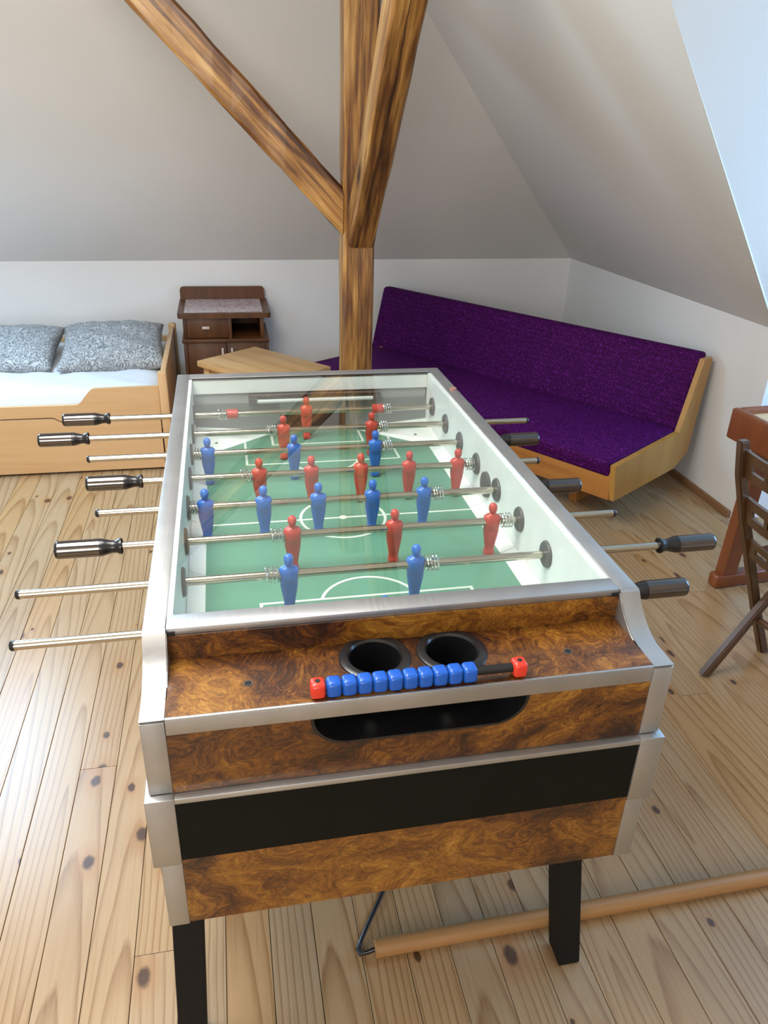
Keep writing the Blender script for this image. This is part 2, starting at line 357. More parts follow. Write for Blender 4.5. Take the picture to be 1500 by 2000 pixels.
# niche (gable dormer) on the right: roof slopes, cheeks, end wall with window
quad_slab('ceiling_niche', 'plaster_slope', [(2.72, 1.815, 0.851), (2.72, 0.465, ZC), (HX, 0.44, ZC), (0.781, 0.945, 1.815), (1.822, 1.712, 0.957), (XR, 1.815, 0.851)], (0, 0.7, 1), 0.08, 'sloped ceiling of the window niche in bluish daylight')
quad_slab('ceiling_niche.001', 'plaster_slope', [(2.72, -0.63, 0.851), (XR, -0.63, 0.851), (HX, 0.40, ZC), (2.72, 0.40, ZC)], (0, -0.7, 1), 0.08)
quad_slab('ceiling_right.001', 'plaster_slope', [(XR, -0.63, 0.851), (XR, YF, 0.851), (HX, YF, ZC), (HX, 0.40, ZC)], (0.3, 0, 1), 0.08)
struct(Box('wall_niche', 'plaster_wall', None, XR+0.1, 2.66, 1.788, 1.89, -0.02, 0.9), 'white side wall of the window niche')
struct(Box('wall_niche.001', 'plaster_wall', None, XR, 2.72, -0.70, -0.60, -0.02, 0.9))
wx = 2.66
bm = NB()
box(bm, wx, wx+0.1, -0.7, 1.9, -0.02, 0.86); box(bm, wx, wx+0.1, -0.7, 0.0, 0.86, ZC); box(bm, wx, wx+0.1, 1.10, 1.9, 0.86, ZC); box(bm, wx, wx+0.1, 0.0, 1.10, 1.90, ZC)
struct(obj('wall_gable', bm, 'plaster_wall'))
bm = NB()
box(bm, XL, -1.20, YF, 2.30, ZC, ZC+0.08); box(bm, -0.20, 2.72, YF, 2.30, ZC, ZC+0.08); box(bm, -1.20, -0.20, YF, -0.20, ZC, ZC+0.08); box(bm, -1.20, -0.20, 1.10, 2.30, ZC, ZC+0.08)
struct(obj('ceiling', bm, 'plaster_slope'))
bm = NB()
box(bm, XL, 2.1, YF-0.1, YF, -0.02, 0.85); box(bm, XL, -1.9, YF-0.1, YF, 0.85, ZC); box(bm, -0.3, 2.1, YF-0.1, YF, 0.85, ZC); box(bm, -1.9, -0.3, YF-0.1, YF, 2.2, ZC)
struct(obj('wall_front', bm, 'plaster_wall'))
struct(Box('baseboard_right', 'baseboard_wood', None, XR-0.018, XR, 1.80, YB, 0.0, 0.032, bevel=0.004))
struct(Box('baseboard_back', 'baseboard_wood', None, XL, XR-0.02, YB-0.018, YB, 0.0, 0.032, bevel=0.004))
# windows the daylight comes through
def window(name, wdt, hgt, mtx, label):
    r = bpy.data.objects.new(name, None); C.objects.link(r); r.matrix_world = mtx; struct(r, label)
    bm = NB()
    for s in (-1, 1):
        box(bm, s*wdt/2-(0.05 if s > 0 else 0), s*wdt/2+(0.05 if s < 0 else 0), -hgt/2, hgt/2, -0.03, 0.03)
        box(bm, -wdt/2, wdt/2, s*hgt/2-(0.05 if s > 0 else 0), s*hgt/2+(0.05 if s < 0 else 0), -0.03, 0.03)
    obj('window_frame', bm, 'window_white', r); Box('pane', 'window_glass', r, -wdt/2+0.05, wdt/2-0.05, -hgt/2+0.05, hgt/2-0.05, -0.003, 0.003)
window('window_1', 0.80, 1.14, Matrix.Translation(SKY1-nb*0.06) @ nb.to_track_quat('Z', 'Y').to_matrix().to_4x4(), None)
window('window_2', 1.04, 1.10, Matrix.Translation((2.70, 0.55, 1.38)) @ V(-1, 0, 0).to_track_quat('Z', 'Y').to_matrix().to_4x4(), None)
window('window_4', 1.0, 1.3, Matrix.Translation((-0.70, 0.45, ZC+0.04)), None)
window('window_3', 1.60, 1.35, Matrix.Translation((-1.1, -2.85, 1.525)) @ V(0, 1, 0).to_track_quat('Z', 'Y').to_matrix().to_4x4(), None)

# ------------------------------------------------------------------ roof timbers
def beam(name, p0, p1, wx_, wy_, side, label, cat, cut=None):
    """square timber from p0 to p1; grain along local z; side = direction of local x"""
    p0, p1 = Vector(p0), Vector(p1); d = (p1-p0); L = d.length; z = d.normalized()
    xa = (Vector(side)-z*Vector(side).dot(z)).normalized(); ya = z.cross(xa)
    bm = NB(); n = 14; rows = []
    for i in range(n+1):
        zz = L*i/n; row = []
        for (a, b) in ((-1, -0.82), (-0.82, -1), (0.82, -1), (1, -0.82), (1, 0.82), (0.82, 1), (-0.82, 1), (-1, 0.82)):
            j = 0.0025
            row.append(bm.verts.new(V(a*wx_/2+random.uniform(-j, j), b*wy_/2+random.uniform(-j, j), zz)))
        rows.append(row)
    for r0, r1 in zip(rows, rows[1:]):
        for k in range(8): bm.faces.new((r0[k], r0[(k+1) % 8], r1[(k+1) % 8], r1[k]))
    bm.faces.new(rows[0][::-1]); bm.faces.new(rows[-1])
    if cut:                                        # trim both ends by vertical planes at the post
        inv = Matrix((xa, ya, z)).transposed().to_4x4(); inv.translation = p0; iv = inv.inverted()
        for co, no in cut:
            bmesh.ops.bisect_plane(bm, geom=bm.verts[:]+bm.edges[:]+bm.faces[:], plane_co=iv @ Vector(co), plane_no=iv.to_3x3() @ Vector(no), clear_outer=True)
            es = [e for e in bm.edges if e.is_boundary]
            if es: bmesh.ops.holes_fill(bm, edges=es)
    o = obj(name, bm, 'old_timber', None)
    M = Matrix((xa, ya, z)).transposed().to_4x4(); M.translation = p0; o.matrix_world = M
    return tag(o, label, cat)
PX0, PX1, PY0, PY1 = 0.236, 0.362, 2.20, 2.32
beam('timber_post', ((PX0+PX1)/2, (PY0+PY1)/2, 0.0), ((PX0+PX1)/2, (PY0+PY1)/2, 2.07), PX1-PX0, PY1-PY0, (1, 0, 0), 'upright old timber post rising behind the foosball table', 'post')
s2 = math.sqrt(0.5)
# brace to the left, in the post's plane
mid0 = V(PX0+0.06, 2.262, 1.185); dirL = V(-1, 0, 1).normalized()
beam('timber_brace', mid0, mid0+dirL*1.22, 0.122, 0.115, (1, 0, 1), 'diagonal old timber brace running up left from the post', 'brace', cut=[((PX0-0.001, 0, 0), (1, 0, 0))])
mid1 = V(0.309, PY0+0.06, 1.135); dirR = V(0, -1, 1.03).normalized()
beam('timber_brace', mid1, mid1+dirR*1.60, 0.102, 0.115, (1, 0, 0), 'diagonal old timber brace rising from the post toward the viewer', 'brace', cut=[((0, PY0-0.001, 0), (0, 1, 0)), ((0, 0, 2.34), (0, 0, 1))])

# ------------------------------------------------------------------ foosball table
TB = thing('foosball_table', 'foosball table with burl veneer, aluminium edges and glass top', 'foosball table', (0, 0.56, 0))
H = 0.90
OFF = V(0, -0.56, 0.90)                        # table drawing: x across, y from the near edge of the frame, z from its top
def tobj(name, bm, mat, parent=TB, smooth=False, angle=35):
    bmesh.ops.translate(bm, verts=bm.verts, vec=OFF); return obj(name, bm, mat, parent, smooth=smooth, angle=angle)
def tbox(name, mat, *a, bevel=0.0, parent=TB):
    bm = NB(); box(bm, *a, bevel=bevel); return tobj(name, bm, mat, parent, smooth=bool(bevel))
L = 1.2487; WI = 0.3482; WO = 0.38; Y0 = 0.0351; Y1 = 1.2099; D = 0.129; ZS = -0.0528; Z1 = -0.184
curve = [(0.0, 0.0), (-0.006, -0.003), (-0.014, -0.0155), (-0.027, -0.029), (-0.043, -0.040), (-0.060, -0.0485), (-0.078, -0.0525), (-0.100, ZS), (-D, ZS)]
for s in (-1, 1):
    # side panel (burl veneer outside), inset under the aluminium edging
    prof = [(L-0.004, -0.004), (0.001, -0.004)]+[(y+0.003, z-0.004) for y, z in curve[1:-1]]+[(-D+0.004, ZS-0.004), (-D+0.004, Z1), (L-0.004, Z1)]
    bm = NB(); prism(bm, prof, s*(WI+0.002), s*(WO-0.003)); tobj('side_panel', bm, 'burl_veneer')
    # aluminium edging: top rail, swept curve, front post
    a, b = s*WI, s*WO
    bm = NB(); box(bm, min(a, b), max(a, b), 0.0005, L, -0.012, 0.0, bevel=0.0012); tobj('top_rail', bm, 'brushed_aluminium', smooth=True)
    bm = NB(); inner = [(y+0.0035, z-0.004) for y, z in curve]; inner[0] = (0.0, -0.006); inner[-1] = (-D+0.004, ZS-0.004)
    prism(bm, curve+inner[::-1], a, b); tobj('curved_edge', bm, 'brushed_aluminium', smooth=True, angle=30)
    bm = NB(); box(bm, min(a, b), max(a, b), -D, -D+0.03, Z1+0.002, ZS-0.0042, bevel=0.0012); tobj('corner_post', bm, 'brushed_aluminium', smooth=True)
    bm = NB(); prism(bm, [(0.0, -0.006)]+[(y+0.002, z-0.003) for y, z in curve[1:-2]]+[(-0.090, ZS), (0.0, ZS)], s*(WI-0.0012), s*(WI+0.0025)); tobj('side_liner', bm, 'brushed_aluminium')
    tbox('rail_gap', 'dark_void', min(s*0.336, s*0.352), max(s*0.336, s*0.352), -0.0015, 0.006, -0.016, -0.006)
    # inner wall, side ramp
    bm = NB(); box(bm, min(s*(WI-0.008), s*WI), max(s*(WI-0.008), s*WI), Y0, Y1, -0.17, -0.0035); tobj('inner_wall', bm, 'white_board')
    nseg = 3; ya = [Y0, 0.19, 0.41, 0.63, 0.84, 1.05, Y1]
    for q in range(6):
        bm = NB(); prism(bm, [(s*0.306, -0.1640), (s*0.3395, -0.150), (s*0.3395, -0.168), (s*0.306, -0.168)], ya[q]+0.0006, ya[q+1]-0.0006, 'y'); tobj('side_ramp', bm, 'white_board')
tbox('near_rail', 'brushed_aluminium', -WI+0.0005, WI-0.0005, 0.0, Y0, -0.012, 0.0, bevel=0.0012)
tbox('far_rail', 'brushed_aluminium', -WI+0.0005, WI-0.0005, Y1, L, -0.012, 0.0, bevel=0.0012)
tbox('glass_top', 'table_glass', -WI+0.001, WI-0.001, Y0+0.0005, Y1-0.0005, -0.0075, -0.0025)
tbox('glass_seal', 'black_plastic', -WI, WI, Y1-0.002, Y1, -0.0075, -0.001)
tbox('end_panel', 'burl_veneer', -WI-0.002, WI+0.002, L-0.02, L-0.002, Z1, -0.012)
tbox('riser_panel', 'burl_veneer', -WI, WI, -0.003, 0.012, ZS, -0.012)
# shelf with two cup holes
bm = NB(); cups = [(-0.0535, -0.0435), (0.0625, -0.0465)]; CR = 0.047
def plate_with_holes(bm, x0, x1, y0, y1, z, holes, r, seg=28):
    # each hole sits in its own square cell, the rest are quads
    xsn = sorted({x0, x1} | {h[0]-r*1.03 for h in holes} | {h[0]+r*1.03 for h in holes})
    for xa, xb in zip(xsn, xsn[1:]):
        hh = [h for h in holes if xa-1e-6 < h[0]-r*1.03+1e-4 and h[0]+r*1.03-1e-4 < xb+1e-6 and abs((xa+xb)/2-h[0]) < 1e-4]
        if not hh:
            bm.faces.new([bm.verts.new(V(*p, z)) for p in ((xa, y0), (xb, y0), (xb, y1), (xa, y1))]); continue
        cx, cy = hh[0]
        I, O = [], []
        for k in range(seg):
            a = 2*PI*k/seg; c, s_ = math.cos(a), math.sin(a)
            I.append(bm.verts.new(V(cx+c*r, cy+s_*r, z)))
            tx = ((xb-cx)/c if c > 1e-9 else (xa-cx)/c if c < -1e-9 else 1e9); ty = ((y1-cy)/s_ if s_ > 1e-9 else (y0-cy)/s_ if s_ < -1e-9 else 1e9)
            m = min(tx, ty); O.append(bm.verts.new(V(cx+c*m, cy+s_*m, z)))
        for k in range(seg): bm.faces.new((I[k], O[k], O[(k+1) % seg], I[(k+1) % seg]))
        for px_, py_ in ((xa, y0), (xb, y0), (xb, y1), (xa, y1)):
            ks = min(range(seg), key=lambda k: (0 if True else 0)+abs(math.atan2(py_-cy, px_-cx)-math.atan2(math.sin(2*PI*(k+0.5)/seg), math.cos(2*PI*(k+0.5)/seg))))
            A_, B_ = O[ks], O[(ks+1) % seg]
            if (A_.co-V(px_, py_, z)).length > 1e-5 and (B_.co-V(px_, py_, z)).length > 1e-5: bm.faces.new((A_, bm.verts.new(V(px_, py_, z)), B_))
plate_with_holes(bm, -WI, WI, -D+0.004, -0.003, ZS, cups, CR*0.95)
sh = tobj('shelf', bm, 'burl_veneer')
for cx, cy in cups:
    bm = NB()
    prof = [(CR*0.80, 0.0005), (CR*0.86, 0.004), (CR*1.0, 0.0045), (CR*1.12, 0.0025), (CR*1.14, 0.0)]
    seg = 40; rows = []
    full = [(0.002, -0.062), (CR*0.72, -0.062), (CR*0.78, -0.055)]+prof
    for r, z in full: rows.append([bm.verts.new(V(cx+r*math.cos(2*PI*k/seg), cy+r*math.sin(2*PI*k/seg), ZS+z)) for k in range(seg)])
    for a, b in zip(rows, rows[1:]):
        for k in range(seg): bm.faces.new((a[k], a[(k+1) % seg], b[(k+1) % seg], b[k]))
    bm.faces.new(rows[0])
    tobj('cup_holder', bm, 'black_plastic', smooth=True)
for hx, hy in ((-0.238, -0.073), (0.235, -0.075)):
    bm = NB(); ring_z(bm, hx, hy, ZS, ZS+0.0008, 0.0001, 0.0052, 18); tobj('screw_hole', bm, 'dark_void')
    bm = NB(); ring_z(bm, hx, hy, ZS, ZS+0.0012, 0.0052, 0.0062, 18); tobj('hole_rim', bm, 'grey_plastic')
tbox('shelf_edge', 'brushed_aluminium', -WI+0.0005, WI-0.0005, -D, -D+0.004, -0.080, ZS+0.0005, bevel=0.0008)
# front apron with the ball return slot
ap = [(-WI, Z1), (WI, Z1), (WI, -0.080), (0.158, -0.080)]
arc = [(0.158-0.002*0, -0.080)]
slot = []
for k in range(13):
    a = -PI/2*k/12; slot.append((0.108+0.05*math.cos(a), -0.081+0.048*math.sin(a)))
slotL = [(-x_, z_) for x_, z_ in slot[::-1]]
bm = NB(); prism(bm, [(-WI, Z1), (WI, Z1), (WI, -0.080)]+slot+slotL+[(-WI, -0.080)], -D+0.002, -D+0.014, 'y'); tobj('front_apron', bm, 'burl_veneer')
bm = NB(); ins = [(x_*0.97, -0.081+(z_+0.081)*0.93) for x_, z_ in slot+slotL]
out_ = slot+slotL
A_ = [bm.verts.new(V(x_, -D+0.0005, z_)) for x_, z_ in out_]; B_ = [bm.verts.new(V(x_, -D+0.0005, z_)) for x_, z_ in ins]; Cc = [bm.verts.new(V(x_*0.98, -D+0.075, z_-0.004)) for x_, z_ in ins]
for k in range(len(out_)-1):
    bm.faces.new((A_[k], A_[k+1], B_[k+1], B_[k])); bm.faces.new((B_[k], B_[k+1], Cc[k+1], Cc[k]))
bm.faces.new(Cc)
tobj('ball_return', bm, 'black_plastic', smooth=True, angle=40)
# middle and lower sections
tbox('trim_ledge', 'brushed_aluminium', -0.350, 0.350, -0.139, -0.10, -0.1945, -0.185, bevel=0.001)
tbox('black_band', 'black_panel', -0.379, 0.379, -0.1375, 1.262, -0.3060, -0.187)
tbox('lower_body', 'burl_veneer', -0.371, 0.371, -0.1365, 1.255, -0.4420, -0.304)
for s in (-1, 1):
    for ye in (0, 1):
        ya, yb = (-0.1405, -0.095) if ye == 0 else (1.22, 1.266)
        bm = NB(); box(bm, min(s*0.3465, s*0.3865), max(s*0.3465, s*0.3865), ya, yb, -0.312, -0.1835, bevel=0.0015); tobj('corner_post', bm, 'brushed_aluminium', smooth=True)
        ya, yb = (-0.1385, -0.10) if ye == 0 else (1.22, 1.258)
        bm = NB(); box(bm, min(s*0.3465, s*0.3766), max(s*0.3465, s*0.3766), ya, yb, -0.4445, -0.3125, bevel=0.0015); tobj('corner_post', bm, 'brushed_aluminium', smooth=True)
def leg(xt, xb_, yt, yb_, wx_=0.046, wy_=0.055):
    bm = NB(); r = []
    for x_, y_, z_ in ((xt, yt, -0.44), (xb_, yb_, -0.895)):
        r.append([bm.verts.new(V(x_+a*wx_/2, y_+b*wy_/2, z_)) for a, b in ((-1, -1), (1, -1), (1, 1), (-1, 1))])
    bm.faces.new(r[0]); bm.faces.new(r[1][::-1])
    for k in range(4): bm.faces.new((r[0][k], r[1][k], r[1][(k+1) % 4], r[0][(k+1) % 4]))
    bmesh.ops.bevel(bm, geom=list(bm.edges), offset=0.0015, segments=1, affect='EDGES')
    o = tobj('leg', bm, 'black_leg')
    bm = NB(); box(bm, xb_-wx_/2+0.002, xb_+wx_/2-0.002, yb_-wy_/2+0.002, yb_+wy_/2-0.002, -0.90, -0.894); tobj('foot_pad', bm, 'black_plastic', o)
leg(0.316, 0.3785, -0.0095, -0.0095); leg(-0.3545, -0.3785, -0.045, -0.045, 0.05); leg(0.316, 0.3785, 1.12, 1.12); leg(-0.3545, -0.3785, 1.12, 1.12)
# playing field with painted lines, corner ramps, end walls
ZF = -0.1635
tbox('playing_field', 'field_green', -0.3395, 0.3395, Y0, Y1+0.03, -0.175, ZF)
bm = NB(); zl0, zl1, lw = ZF, ZF+0.0006, 0.0062
def seg_line(xa, ya_, xb_, yb_):
    box(bm, min(xa, xb_)-lw/2, max(xa, xb_)+lw/2, min(ya_, yb_)-lw/2, max(ya_, yb_)+lw/2, zl0, zl1+(0.0002 if abs(xa-xb_) < 1e-6 else 0))
YM = 0.6225
seg_line(-0.306, YM, 0.306, YM); ring_z(bm, 0, YM, zl0, zl1+0.0002, 0.094, 0.1005, 48); ring_z(bm, 0, YM, zl0, zl1+0.0004, 0.0001, 0.009, 20)
for m in (0, 1):
    f = (lambda y: y) if m == 0 else (lambda y: 2*YM-y)
    seg_line(-0.205, f(0.29), 0.205, f(0.29)); seg_line(-0.205, f(0.06), -0.205, f(0.29)); seg_line(0.205, f(0.06), 0.205, f(0.29))
    seg_line(-0.128, f(0.155), 0.128, f(0.155)); seg_line(-0.128, f(0.06), -0.128, f(0.155)); seg_line(0.128, f(0.06), 0.128, f(0.155))
    a0 = 0.30 if m == 0 else PI+0.30
    ring_z(bm, 0, f(0.262), zl0, zl1+0.0003, 0.0915, 0.0978, 30, a0, a0+PI-0.60)
tobj('field_lines', bm, 'marking_white')
for sx in (-1, 1):
    for m in (0, 1):
        f = (lambda y: y) if m == 0 else (lambda y: 2*YM-y)
        bm = NB(); A3 = [bm.verts.new(V(*p)) for p in ((sx*0.306, f(0.205), ZF+0.0003), (sx*0.118, f(0.055), ZF+0.0003), (sx*0.118, f(0.036), ZF+0.0005), (sx*0.3395, f(0.036), ZF+0.020), (sx*0.3395, f(0.205), ZF+0.0138))]
        bm.faces.new(A3); e_ = bmesh.ops.extrude_face_region(bm, geom=list(bm.faces))
        for g_ in e_['geom']:
            if isinstance(g_, bmesh.types.BMVert): g_.co.z = -0.174
        tobj('corner_ramp', bm, 'white_board')
        for hx, hy in ((0.283, 0.150), (0.245, 0.075)):
            bm = NB(); ring_z(bm, sx*hx, f(hy), ZF, ZF+0.0125, 0.0001, 0.004, 12); tobj('screw', bm, 'grey_plastic')
for m in (0, 1):
    f = (lambda a, b: (a, b)) if m == 1 else (lambda a, b: (2*YM-b, 2*YM-a))
    y0_, y1_ = f(Y1-0.001, Y1+0.014)
    tbox('end_wall', 'white_board', -0.3395, 0.3395, y0_, y1_, -0.047, -0.008)
    y0_, y1_ = f(Y1+0.006, Y1+0.014); tbox('end_strip', 'grey_board', -0.3395, 0.3395, y0_, y1_, -0.076, -0.047)
    for xa, xb_ in ((-0.3395, -0.099), (0.095, 0.3395)):
        y0_, y1_ = f(Y1-0.004, Y1+0.006); tbox('goal_panel', 'grey_board_dark', xa, xb_, y0_, y1_, -0.164, -0.076)
    y0_, y1_ = f(Y1-0.004, Y1+0.006); tbox('goal_bar', 'grey_board', -0.099, 0.095, y0_, y1_, -0.108, -0.076)
    y0_, y1_ = f(Y1+0.016, Y1+0.020); tbox('goal_back', 'dark_void', -0.11, 0.11, y0_, y1_, -0.170, -0.10)
    yc = Y1-0.018 if m else 2*YM-Y1+0.018
    bm = NB(); box(bm, -0.187, 0.195, min(yc, yc+(0.022 if m else -0.022)), max(yc, yc+(0.022 if m else -0.022)), -0.060, -0.050, bevel=0.001); lf = tobj('tube_light', bm, 'dark_chrome', smooth=True)
    bm = NB(); lathe_x(bm, [(-0.165, 0.006), (0.175, 0.006)], 14, (0, yc, -0.069)); tobj('light_tube', bm, 'tube_glass', lf, smooth=True)
    for xa, xb_ in ((-0.187, -0.163), (0.173, 0.195)):
        bm = NB(); box(bm, xa, xb_, yc-0.006, yc+0.006, -0.078, -0.058, bevel=0.001); tobj('tube_socket', bm, 'grey_plastic', lf)
# brown stop button on the right rail
bm = NB(); ring_z(bm, 0.366, 1.027, 0.0, 0.007, 0.0001, 0.009, 20); tobj('rail_button', bm, 'tan_plastic', smooth=True)
# ball drop-in disc on the right wall
bm = NB(); lathe_x(bm, [(-0.012, 0.016), (-0.008, 0.030), (0.0, 0.031)], 28, (0.3415, 0.622, -0.100)); tobj('ball_inlet', bm, 'grey_plastic', smooth=True)

# rods with figures
RODS = [  # y, colour, figures, left tip, right tip, handle side
    (1.132, 'red', [-0.029], -0.680, 0.450, -1), (0.987, 'red', [-0.105, 0.132], -0.714, 0.573, -1),
    (0.848, 'blue', [-0.300, -0.090, 0.116], -0.573, 0.554, 1), (0.704, 'red', [-0.183, -0.063, 0.054, 0.171, 0.291], -0.562, 0.494, -1),
    (0.553, 'blue', [-0.303, -0.182, -0.065, 0.054, 0.170], -0.516, 0.540, 1), (0.406, 'red', [-0.134, 0.072, 0.279], -0.576, 0.550, -1),
    (0.258, 'blue', [-0.154, 0.081], -0.607, 0.695, 1), (0.110, 'blue', [0.0], -0.584, 0.546, 1)]
def figure_mesh(mat):
    bm = NB(); seg = 20
    # (z, half width x, half depth y, squareness)
    prof = [(-0.0800, 0.0095, 0.0085, 4), (-0.0780, 0.0108, 0.0100, 4), (-0.0690, 0.0108, 0.0100, 4), (-0.0670, 0.0098, 0.0085, 3.5), (-0.0600, 0.0100, 0.0080, 3),
            (-0.0450, 0.0125, 0.0090, 2.6), (-0.0300, 0.0150, 0.0105, 2.5), (-0.0200, 0.0162, 0.0112, 2.5), (-0.0130, 0.0160, 0.0115, 2.5), (-0.0120, 0.0170, 0.0125, 2.5), (0.0, 0.0176, 0.0130, 2.6),
            (0.0070, 0.0180, 0.0125, 2.7), (0.0120, 0.0170, 0.0112, 2.5), (0.0155, 0.0130, 0.0090, 2.2), (0.0172, 0.0075, 0.0068, 2), (0.0190, 0.0058, 0.0058, 2), (0.0205, 0.0062, 0.0066, 2),
            (0.0240, 0.0078, 0.0086, 2), (0.0290, 0.0088, 0.0094, 2), (0.0340, 0.0088, 0.0092, 2), (0.0380, 0.0072, 0.0076, 2), (0.0405, 0.0045, 0.0048, 2), (0.0414, 0.0012, 0.0012, 2)]
    rows = []
    for z, a, b, p in prof:
        row = []
        for k in range(seg):
            th = 2*PI*k/seg; c, s_ = math.cos(th), math.sin(th)
            x_ = a*math.copysign(abs(c)**(2/p), c); y_ = b*math.copysign(abs(s_)**(2/p), s_)
            front = max(0, -s_)**6
            if 0.025 < z < 0.030: y_ -= 0.0022*front                        # nose
            if 0.0215 < z < 0.0245: y_ -= 0.0010*front                      # chin
            if -0.066 < z < -0.015: y_ *= 1-0.30*max(0, 1-abs(c)/0.30)      # groove between the legs
            if -0.012 <= z < 0.012 and abs(c) > 0.72: y_ *= 0.86            # arms at the sides
            row.append(bm.verts.new(V(x_, y_, z)))
        rows.append(row)
    for a, b in zip(rows, rows[1:]):
        for k in range(seg): bm.faces.new((a[k], a[(k+1) % seg], b[(k+1) % seg], b[k]))
    bm.faces.new(rows[0][::-1]); bm.faces.new(rows[-1])
    bmesh.ops.recalc_face_normals(bm, faces=bm.faces)
    me = bpy.data.meshes.new('player_figure'); bm.to_mesh(me); bm.free()
    for p in me.polygons: p.use_smooth = True
    me.set_sharp_from_angle(angle=math.radians(50)); me.materials.append(MATS[mat]); return me
FIG = {'red': figure_mesh('red_plastic'), 'blue': figure_mesh('blue_plastic')}
def mesh_of(fn, mat, smooth=True, angle=40):
    bm = NB(); fn(bm); bmesh.ops.recalc_face_normals(bm, faces=bm.faces); me = bpy.data.meshes.new('part'); bm.to_mesh(me); bm.free()
    for p in me.polygons: p.use_smooth = smooth
    if smooth: me.set_sharp_from_angle(angle=math.radians(angle))
    me.materials.append(MATS[mat]); return me
def coil(bm, n=4, length=0.025, r=0.0145, w_=0.0015):
    tube(bm, [V(length*(k/(n*14)-0.5), r*math.cos(2*PI*k/14), r*math.sin(2*PI*k/14)) for k in range(n*14+1)], w_, 6)
SPRING = mesh_of(lambda b: coil(b), 'chrome')
DISC = mesh_of(lambda b: lathe_x(b, [(-0.0045, 0.012), (-0.004, 0.0245), (-0.001, 0.0268), (0.0012, 0.0268)], 32), 'grey_plastic')
GRIP = mesh_of(lambda b: lathe_x(b, [(0.0, 0.012), (0.0015, 0.0155), (0.006, 0.0155), (0.011, 0.0125), (0.020, 0.0122), (0.030, 0.0150), (0.037, 0.0168), (0.040, 0.0168), (0.040, 0.0150), (0.115, 0.0150), (0.115, 0.0168), (0.119, 0.0160), (0.121, 0.0135)], 28), 'black_plastic')
SLEEVE = mesh_of(lambda b: lathe_x(b, [(0.0405, 0.0150), (0.0405, 0.0172), (0.1150, 0.0172), (0.1150, 0.0150)], 28), 'dark_chrome')
CAP = mesh_of(lambda b: lathe_x(b, [(0.0, 0.0085), (0.004, 0.0085), (0.007, 0.0065), (0.008, 0.003)], 16), 'black_plastic')
BUMP = {c: mesh_of(lambda b: lathe_x(b, [(-0.016, 0.0115), (-0.0145, 0.0135), (0.0145, 0.0135), (0.016, 0.0115)], 24), c+'_plastic') for c in ('red', 'blue')}
def child(name, me, parent, loc, flip=False):
    o = bpy.data.objects.new(name, me); C.objects.link(o); o.parent = parent; o.location = loc
    if flip: o.rotation_euler = (0, 0, PI)
    return o
words = {1: 'one', 2: 'two', 3: 'three', 5: 'five'}
for k, (ry, colr, figs, xl, xr, side) in enumerate(RODS):
    ra, rb = (xl+0.03, xr) if side < 0 else (xl, xr-0.03)
    bm = NB(); lathe_x(bm, [(ra, 0.0078), (rb, 0.0078)], 16)
    rod = obj('player_rod', bm, 'steel_rod', TB, loc=(0, ry-0.56, H-0.082), smooth=True)
    rod['label'] = 'steel rod carrying %s %s player figure%s' % (words[len(figs)], colr, 's' if len(figs) > 1 else '')
    for fx in figs:
        fo = child('player_figure', FIG[colr], rod, (fx, 0, 0))
        if k == 7: fo.rotation_euler = (-1.5, 0, 0)
        if k in (2, 0): fo.rotation_euler = (random.uniform(-0.06, 0.10), 0, 0)
    if len(figs) == 1:
        for bx, sg in ((-0.235, -1), (0.1765, 1)):
            child('bumper', BUMP[colr], rod, (bx, 0, 0)); child('spring', SPRING, rod, (bx+sg*0.026, 0, 0))
    else:
        child('spring', SPRING, rod, (figs[0]-0.030, 0, 0)); child('spring', SPRING, rod, (figs[-1]+0.031, 0, 0))
    for sg in (-1, 1): child('bearing', DISC, rod, (sg*0.3390, 0, 0), flip=(sg < 0))
    hx = xl+0.121 if side < 0 else xr-0.121
    gr = child('handle', GRIP, rod, (hx, 0, 0), flip=(side < 0))
    child('grip_sleeve', SLEEVE, rod, (hx, 0, 0), flip=(side < 0))
    child('end_cap', CAP, rod, (xr if side < 0 else xl, 0, 0), flip=(side > 0))
# score counter on the shelf
bm = NB(); lathe_x(bm, [(-0.150, 0.0065), (0.146, 0.0065)], 14)
sc = obj('score_counter', bm, 'black_plastic', TB, loc=(0, -0.56-0.113, H+ZS+0.0135), smooth=True); sc['label'] = 'row of blue and red scoring cubes on a black bar'
def cube_mesh(mat):
    bm = NB(); box(bm, -0.0103, 0.0103, -0.0115, 0.0115, -0.0130, 0.0115, bevel=0.0055, seg=3)
    bmesh.ops.recalc_face_normals(bm, faces=bm.faces); me = bpy.data.meshes.new('score_cube'); bm.to_mesh(me); bm.free()
    for p in me.polygons: p.use_smooth = True
    me.set_sharp_from_angle(angle=math.radians(30)); me.materials.append(MATS[mat]); return me
CB = {'red': cube_mesh('red_cube'), 'blue': cube_mesh('blue_cube')}
cubes = [(-0.146, 'red')]+[(-0.1242+0.02135*i, 'blue') for i in range(10)]+[(0.142, 'red')]
for cx, cc in cubes:
    o = child('score_cube', CB[cc], sc, (cx, 0, 0))
    if cc == 'red':
        o['label'] = 'red end cube'
        bm = NB(); ring_z(bm, 0, 0, 0.0113, 0.0122, 0.0001, 0.0036, 14); obj('cube_screw', bm, 'dark_void', sc, loc=(cx, 0, 0))

